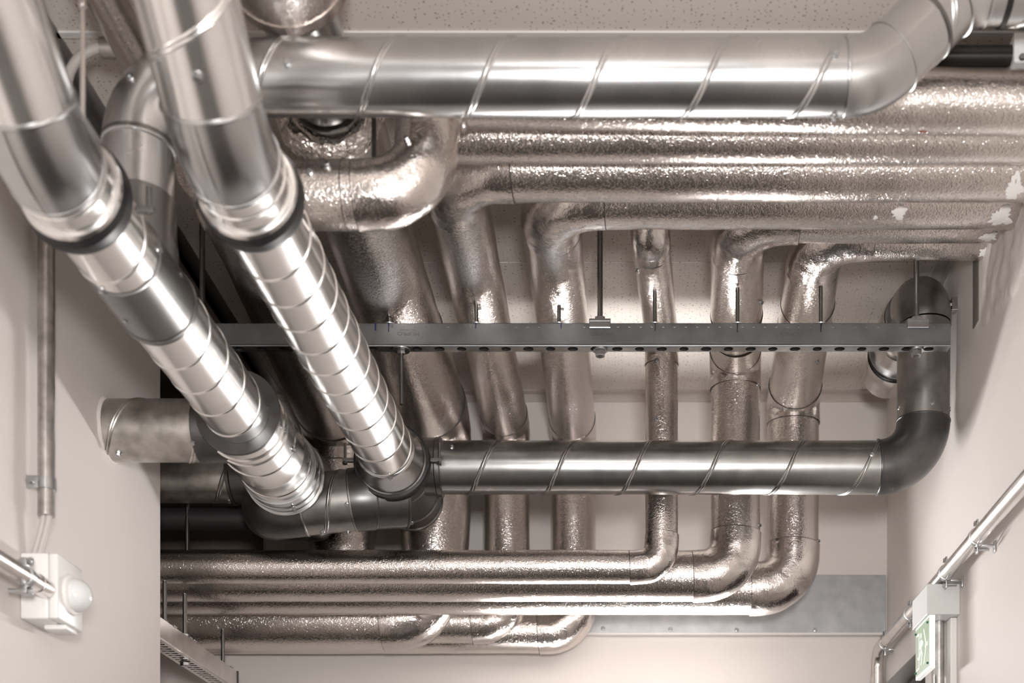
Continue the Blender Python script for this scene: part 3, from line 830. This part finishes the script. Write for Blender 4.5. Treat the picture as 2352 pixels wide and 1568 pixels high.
# rods at the near left and in the passage
bm = bmesh.new(); profile(bm, V(-.612, 1.43, .93), Vector((0, 0, 1)), [(0, .0028), (.420, .0028)], 12)
profile(bm, V(-.612, 1.43, 1.063), Vector((0, 0, 1)), [(0, .005), (.012, .005)], 6)
tag(link('hanger_wire', bm, 'conduit'), 'thin pale rod hanging at the top left between ceiling and leftmost duct', 'rod')
bm = bmesh.new(); profile(bm, V((430-VX)*2.60/F, 2.60, .80), Vector((0, 0, 1)), [(0, .0045), (.53, .0045)], 12)
tag(link('passage_rod', bm, 'rod'), 'plain rod in the dark gap above the lower foil runs', 'rod')
bm = bmesh.new(); box(bm, -.358, -.352, 1.797, 1.803, 1.07, 1.27)
tag(link('black_strap', bm, 'rubber', smooth=False), 'black strap hanging behind the upper duct beside the crinkled foil collar', 'strap')

# lower left channel in the passage, running away from the camera
def side_channel():
    X = -.886; y0, y1 = 2.36, 2.90; z1 = .628; z0 = .586
    root = thing('strut_channel', V(X, 2.6, z0), 'short bright slotted channel at the bottom left, pointing away into the passage', 'mounting rail')
    th = .002; wd = .041
    bm = bmesh.new()
    prof = [(0, z0+.004), (-.001, z0), (-th, z0+.001), (-th, z1-th), (-wd, z1-th), (-wd, z1), (0, z1)]
    rings = [[bm.verts.new(V(X+x, y, z)) for x, z in prof] for y in (y0, y1)]; n = len(prof)
    for j in range(n): bm.faces.new((rings[0][j], rings[0][(j+1) % n], rings[1][(j+1) % n], rings[1][j]))
    bm.faces.new(rings[0]); bm.faces.new(rings[1][::-1])
    box(bm, X-wd, X-wd+th, y0, y1, z0+.002, z1)
    link('channel_web', bm, 'conduit', root, smooth=False)
    holes = []; y = y0+.01
    while y < y1-.01: holes.append([(b_, a_) for a_, b_ in slot(y, X-wd/2, .0055, .0125)][::1] if False else [(X-wd/2-.0125, y-.004), (X-wd/2+.0125, y-.004), (X-wd/2+.0125, y+.004), (X-wd/2-.0125, y+.004)]); y += .0185
    curve_plate('slotted_flange', [(X-wd, y0), (X, y0), (X, y1), (X-wd, y1)], holes, .002, 'conduit', root, Matrix.Translation(V(0, 0, z0+.001)))
    bm = bmesh.new(); box(bm, X-wd-.001, X+.002, y1, y1+.005, z0-.002, z1+.002, .001); link('end_cap', bm, 'rubber', root, smooth=False)
    for (px, y, ztop) in ((378, 2.497, .72), (425, 2.613, .72), (412, 2.588, .72), (520, 2.86, .715)):
        x = X-wd/2
        rr = thread_rod('threaded_rod', x+(.008 if px == 412 else 0), y, z0-.008 if px == 425 else z1+.0002, ztop, .0045, {378: 'first short rod standing on the bottom left channel, nearest the wall edge', 425: 'thicker of the paired rods on the bottom left channel, bolt head below', 412: 'slim rod beside its thicker twin on the bottom left channel', 520: 'last short rod near the far end of the bottom left channel'}[px],
            nuts=((z1+.003, .009, .007),)+(((z0-.009, .010, .008),) if px == 425 else ()))
        bm = bmesh.new(); box(bm, x-.018, x+.0225 if px != 412 else x+.0228, y-.008, y+.008, z1+.0002, z1+.003, .0008)
        link('square_washer', bm, 'steel', rr, smooth=False)
side_channel()

# ------------------------------------------------------------ left wall: conduit, cable, sensor
def left_wall():
    x, y = -.836, 1.83
    root = thing('conduit', V(x, y, .61), 'vertical weathered steel conduit on the left wall above the sensor', 'conduit')
    zb_ = (VY-1185)*y/F
    bm = bmesh.new(); sweep(bm, densify([V(x, y, zb_), V(x, y, ZC-.05)], .02), .0118, 28, wob=.0003, wscale=40); link('tube', bm, 'conduit_old', root)
    zc_ = (VY-1112)*y/F
    bm = bmesh.new(); profile(bm, V(x, y, zc_-.009), Vector((0, 0, 1)), [(0, .0118), (.0005, .0138), (.0175, .0138), (.018, .0118)], 32)
    box(bm, x-.034+.010, x-.006, y-.012, y-.008, zc_-.009, zc_+.009, .0006)
    profile(bm, V(x-.016, y-.018, zc_), Vector((0, 1, 0)), [(0, .004), (.02, .004)], 10)
    link('clamp', bm, 'steel', root)
    # cable
    c0 = V(x+.001, y, zb_+.01); pts = [c0, V(x, y, zb_-.02), V(x-.009, y-.004, zb_-.040), V(x-.014, y-.008, .545)]
    for k, dx in enumerate((0, .0075)):
        bm = bmesh.new(); pl = [p+Vector((dx-.004, 0, 0)) for p in pts]
        q = []
        for i in range(21):
            t = i/20; a = pl[0].lerp(pl[1], t).lerp(pl[1].lerp(pl[2], t), t); b = pl[1].lerp(pl[2], t).lerp(pl[2].lerp(pl[3], t), t); q.append(a.lerp(b, t))
        sweep(bm, q, .0042, 16); tag(link('cable', bm, 'cable'), ['grey cable from the conduit to the sensor box, strand closer to the wall', 'grey cable from the conduit to the sensor box, strand farther from the wall'][k], 'cable')
    # sensor
    Y0 = 1.80; Z0, Z1 = (VY-1420)*Y0/F, (VY-1268)*Y0/F
    root = thing('motion_sensor', V(XL, Y0, Z0), 'white motion sensor box with a round frosted dome on the left wall', 'sensor')
    bm = bmesh.new(); box(bm, XL, XL+.040, Y0, Y0+.085, Z0, Z1, .003); link('base_box', bm, 'plastic', root, sharp=50)
    bm = bmesh.new(); box(bm, XL+.0404, XL+.054, Y0+.0004, Y0+.0846, Z0+.0004, Z1-.0004, .003); link('cover', bm, 'plastic', root, sharp=50)
    c = V(XL+.054, Y0+.044, (Z0+Z1)/2-.002)
    bm = bmesh.new(); profile(bm, c, Vector((1, 0, 0)), [(0, .029), (.004, .029), (.006, .026)], 40); link('dome_ring', bm, 'plastic', root)
    bm = bmesh.new(); profile(bm, c+Vector((.006, 0, 0)), Vector((1, 0, 0)), [(.024*math.sin(a), .0245*math.cos(a)) for a in [i*PI/2/14 for i in range(15)]], 40)
    link('lens_dome', bm, 'dome', root, sharp=80)
    bm = bmesh.new(); box(bm, XL+.02, XL+.053, Y0+.03, Y0+.07, Z0-.008, Z0, .003); link('lower_spout', bm, 'plastic', root)
    # near conduit running along the wall into the box
    zc = .507; xc = -.822
    root = thing('conduit', V(xc, 1.5, zc), 'bright conduit from the left frame edge ending at the sensor box', 'conduit')
    bm = bmesh.new(); sweep(bm, [V(xc, .7, zc), V(xc, Y0-.001, zc)], .0125, 32)
    profile(bm, V(xc, Y0-.032, zc), Vector((0, 1, 0)), [(0, .0125), (.001, .0138), (.029, .0138), (.030, .0125)], 32); link('tube', bm, 'conduit', root)
    bm = bmesh.new(); yy = 1.735
    profile(bm, V(xc, yy-.006, zc), Vector((0, 1, 0)), [(0, .0125), (.0005, .0142), (.0125, .0142), (.013, .0125)], 32)
    for s in (1, -1):
        box(bm, xc-.005, xc+.005, yy-.006, yy+.006, zc+s*.0185-.006, zc+s*.0185+.006, .001)
        profile(bm, V(xc-.022, yy, zc+s*.020), Vector((1, 0, 0)), [(0, .0032), (.034, .0032)], 10)
        profile(bm, V(xc+.006, yy, zc+s*.020), Vector((1, 0, 0)), [(0, .006), (.005, .006)], 6)
    link('clamp', bm, 'steel', root, sharp=30)
    # flexible conduit and sleeve at the top left
    root = thing('flexible_conduit', V(-.72, 1.80, 1.28), 'grey curved flexible conduit with metal sleeve near the ceiling at top left', 'conduit')
    Yq = 1.80; pl = [at(155, 215, Yq), at(150, 165, Yq), at(175, 115, Yq), at(240, 108, Yq)]; q = []
    for i in range(25):
        t = i/24; a = pl[0].lerp(pl[1], t).lerp(pl[1].lerp(pl[2], t), t); b = pl[1].lerp(pl[2], t).lerp(pl[2].lerp(pl[3], t), t); q.append(a.lerp(b, t))
    bm = bmesh.new(); sweep(bm, q, .007, 16); link('flex_tube', bm, 'cable', root)
    bm = bmesh.new(); a = at(234, 110, Yq); sweep(bm, [a, a+Vector((.16, 0, 0))], .0135, 24); link('sleeve', bm, 'conduit_old', root)
left_wall()

# ------------------------------------------------------------ right wall: conduit, sign, patches
def right_wall():
    xc, zc, r = .614, .708, .0135
    root = thing('conduit', V(xc, 2.4, zc), 'long bright conduit along the right wall, dropping at the far corner', 'conduit')
    P = fillet([V(xc, .9, zc), V(xc, 3.045, zc), V(xc, 3.05, .2)], [.04]); pl = []
    for k, q in P: pl += q if not pl else q[1:]
    bm = bmesh.new(); sweep(bm, densify(pl, .03), r, 32, wob=.0002, wscale=40)
    profile(bm, V(xc, 3.05, .618), Vector((0, 0, 1)), [(0, r), (.001, r+.002), (.03, r+.002), (.031, r)], 28)
    profile(bm, V(xc, 2.94, zc), Vector((0, 1, 0)), [(0, r), (.001, r+.0012), (.03, r+.0012), (.031, r)], 28)
    tb = link('tube', bm, 'conduit', root)
    for yy in (2.19, 2.40, 2.70, 2.96):
        bm = bmesh.new()
        profile(bm, V(xc, yy-.005, zc), Vector((0, 1, 0)), [(0, r), (.0004, r+.0017), (.0096, r+.0017), (.01, r)], 32)
        for s in (1, -1):
            box(bm, xc-.0016, xc+.0016, yy-.005, yy+.005, zc+s*(r+.008)-.008, zc+s*(r+.008)+.008, .0005)
            profile(bm, V(xc-.005, yy, zc+s*(r+.009)), Vector((1, 0, 0)), [(0, .0045), (.0035, .0045)], 6)
            profile(bm, V(xc-.001, yy, zc+s*(r+.009)), Vector((1, 0, 0)), [(0, .0022), (.022 if s < 0 else .010, .0022)], 10)
        box(bm, xc+.008, XR, yy-.004, yy+.004, zc-r-.003, zc-r+.0, .0005)
        box(bm, XR-.003, XR, yy-.005, yy+.005, zc-r-.014, zc-r+.006, .0005)
        link('pipe_clamp', bm, 'steel', root, sharp=30)
    # emergency sign
    Y0, Y1 = 2.42, 2.545; x0, x1 = .583, XR; z0, z1 = .634, .6955
    root = thing('exit_sign', V(x1, Y0, z0), 'emergency exit sign box on the right wall with a lit green arrow panel below', 'sign')
    bm = bmesh.new(); box(bm, x0, x1, Y0, Y1, z0, z1-.003, .0015); link('housing', bm, 'sign_box', root, smooth=False)
    xa, xb = .589, .599
    zz0 = .532
    bm = bmesh.new(); box(bm, xa, xb, Y0+.004, Y1-.004, zz0, z0-.0002, .0004); link('acrylic_panel', bm, 'sign_edge', root, smooth=False)
    bm = bmesh.new(); box(bm, xa-.0012, xa-.0002, Y0+.008, Y1-.008, zz0+.006, z0-.004); fc = link('sign_face', bm, 'sign_green', root, smooth=False)
    # pictogram on the face that looks across the corridor: arrow, doorway and running figure
    def poly(pts, name):
        bm = bmesh.new(); vs = [bm.verts.new(V(xa-.0014, Y0+.0625-u_, zz0+.051+v_)) for u_, v_ in pts]
        f = bm.faces.new(vs); e = bmesh.ops.extrude_face_region(bm, geom=[f])
        bmesh.ops.translate(bm, verts=[g for g in e['geom'] if isinstance(g, bmesh.types.BMVert)], vec=(.0007, 0, 0))
        link(name, bm, 'sign_white', fc, smooth=False)
    # u to the left seen from the corridor = towards the camera is +u
    poly([(.046, .004), (.046, -.004), (.024, -.004), (.024, -.004)][:3]+[(.024, .004)], 'arrow_shaft')
    poly([(.018, .034), (.012, .034), (.030, .0), (.012, -.034), (.018, -.034), (.037, .0)], 'arrow_head')
    poly([(-.046, .036), (-.022, .036), (-.022, -.036), (-.046, -.036), (-.046, -.032), (-.027, -.032), (-.027, .032), (-.046, .032)], 'doorway')
    cc = [(.0035+.006*math.cos(i*PI/6)-.012, .027+.006*math.sin(i*PI/6)) for i in range(12)]
    poly(cc, 'figure_head')
    poly([(-.004, .019), (-.016, .018), (-.020, .004), (-.012, .0), (-.004, -.012), (-.012, -.030), (-.006, -.032), (.005, -.012), (-.004, .002), (.008, .006), (.010, .012)], 'figure_body')
    poly([(-.013, .001), (-.022, -.012), (-.036, -.010), (-.036, -.016), (-.018, -.019), (-.006, -.004)], 'figure_leg')
    for yy in (Y0+.014, Y1-.014):
        for zq in (zz0+.012, z0-.012):
            bm = bmesh.new(); profile(bm, V(xa-.001, yy, zq), Vector((-1, 0, 0)), [(0, .0022), (.003, .0022)], 10); link('panel_clip', bm, 'green_clip', root)
    # trunking and pipe below the sign
    bm = bmesh.new(); box(bm, XR-.013, XR, 2.44, 2.535, -CZ, .6335, .002)
    tag(link('wall_trunking', bm, 'frame_white', smooth=False), 'white vertical cable trunking below the exit sign', 'trunking')
    bm = bmesh.new(); sweep(bm, densify([V(.6195, 2.475, -CZ), V(.6195, 2.475, .6335)], .05), .0105, 24); 
    tag(link('riser_tube', bm, 'conduit_old'), 'shiny vertical tube directly below the exit sign', 'pipe')
    # torn slot and rough plaster where the foil runs enter the wall
    root = thing('wall_slot', V(XR, 2.29, 1.2), 'dark narrow slot cut in the right wall under the foil runs', 'slot')
    bm = bmesh.new(); box(bm, XR-.0015, XR+.0, 2.292, 2.327, 1.135, 1.262, .0003); link('slot_lining', bm, 'joint_dark', root, smooth=False)
    bm = bmesh.new()
    ny, nz = 60, 60; y0, y1, za, zbt = 1.78, 2.285, 1.02, ZC-.03; g = []
    for i in range(ny+1):
        row = []
        for j in range(nz+1):
            y = y0+(y1-y0)*i/ny; z = za+(zbt-za)*j/nz
            edge = min(i, ny-i, j*.8, (nz-j))/8
            # lower edge climbs away from the camera, ragged
            low = (y-y0)/(y1-y0); cut = za+.04+.14*abs(.62-low)+.03*noise.noise(Vector((y*14, 0, 3)))+.012*noise.noise(Vector((y*60, 0, 3)))
            h = min(1, max(0, (z-cut)/.02))*min(1, max(0, edge))
            row.append(bm.verts.new(V(XR+.0006-.0065*h*(.6+.5*noise.noise(Vector((y*30, z*30, 0)))), y, z)))
        g.append(row)
    for i in range(ny):
        for j in range(nz): bm.faces.new((g[i][j], g[i+1][j], g[i+1][j+1], g[i][j+1]))
    tag(link('plaster_patch', bm, 'plaster'), 'rough trowelled plaster patch on the right wall around the foil pipe ends', 'plaster patch')
right_wall()

# paint splashes on the cross runs near the right wall, red scuff
def splash(px, py, Y, Z, r, wpx, hpx, label, m='white_paint', seed=0):
    """thin irregular blob lying on the surface of a run (axis along X at Y, Z)"""
    c = at(px, py, Y-r); x = c.x
    # angle on the pipe that the sight line meets
    org = Vector((0, 0)); d = Vector((1, (VY-py)/F)).normalized(); oc = Vector((Y, Z)); b = d.dot(oc); disc = b*b-(oc.dot(oc)-r*r)
    if disc < 0: disc = 0
    hit = d*(b-math.sqrt(disc)); th0 = math.atan2(hit.y-Z, hit.x-Y); x = (px-VX)*hit.x/F
    wd = wpx*hit.x/F/2; hd = hpx*hit.x/F/2/r*1.1
    bm = bmesh.new(); n = 44; cen = bm.verts.new(V(x, Y+(r+.0012)*math.cos(th0), Z+(r+.0012)*math.sin(th0))); ring = []
    for i in range(n):
        a = 2*PI*i/n; k = .75+.5*noise.noise(Vector((math.cos(a)*1.6+seed, math.sin(a)*1.6, seed)))+.28*noise.noise(Vector((math.cos(a)*6, math.sin(a)*6, seed+4)))
        t = th0+hd*k*math.sin(a); xx = x+wd*k*math.cos(a)
        ring.append((xx, t, bm.verts.new(V(xx, Y+(r+.0003)*math.cos(t), Z+(r+.0003)*math.sin(t)))))
    inner = []
    for xx, t, v in ring:
        x2 = x+(xx-x)*.6; t2 = th0+(t-th0)*.6
        inner.append(bm.verts.new(V(x2, Y+(r+.0012)*math.cos(t2), Z+(r+.0012)*math.sin(t2))))
    for i in range(n):
        j = (i+1) % n
        bm.faces.new((ring[i][2], ring[j][2], inner[j], inner[i])); bm.faces.new((inner[i], inner[j], cen))
    return link(label, bm, m, {0: p4, 1: p3, 2: p5, 3: p6, 4: p1}[splash.k])
splash.k = 0
splash(2066, 488, 2.07, 1.23, .05, 42, 34, 'paint_splash', seed=1)
splash(2010, 500, 2.07, 1.23, .05, 14, 14, 'paint_splash', seed=2)
splash(2300, 500, 2.07, 1.23, .05, 70, 60, 'paint_splash', seed=3)
splash.k = 1; splash(2330, 430, 1.965, 1.2127, .05, 50, 80, 'paint_splash', seed=5)
splash.k = 2; splash(2272, 545, 2.165, 1.2577, .0485, 50, 34, 'paint_splash', seed=6)
splash.k = 3; splash(2260, 580, 2.26, 1.280, .049, 30, 34, 'paint_splash', seed=8)
splash.k = 4; splash(2121, 302, 1.79, 1.1925, .04, 26, 8, 'red_scuff', 'red_mark', 9)

# small wall anchor beside the rising duct
root = thing('wall_anchor', V(XR, 2.43, 1.235), 'small bolt and bracket on the right wall beside the rising duct elbow', 'bracket')
bm = bmesh.new(); box(bm, XR-.012, XR, 2.435, 2.45, 1.225, 1.25, .001); profile(bm, V(XR-.016, 2.44, 1.238), Vector((1, 0, 0)), [(0, .0045), (.01, .0045)], 6)
link('bracket_plate', bm, 'steel', root, smooth=False)
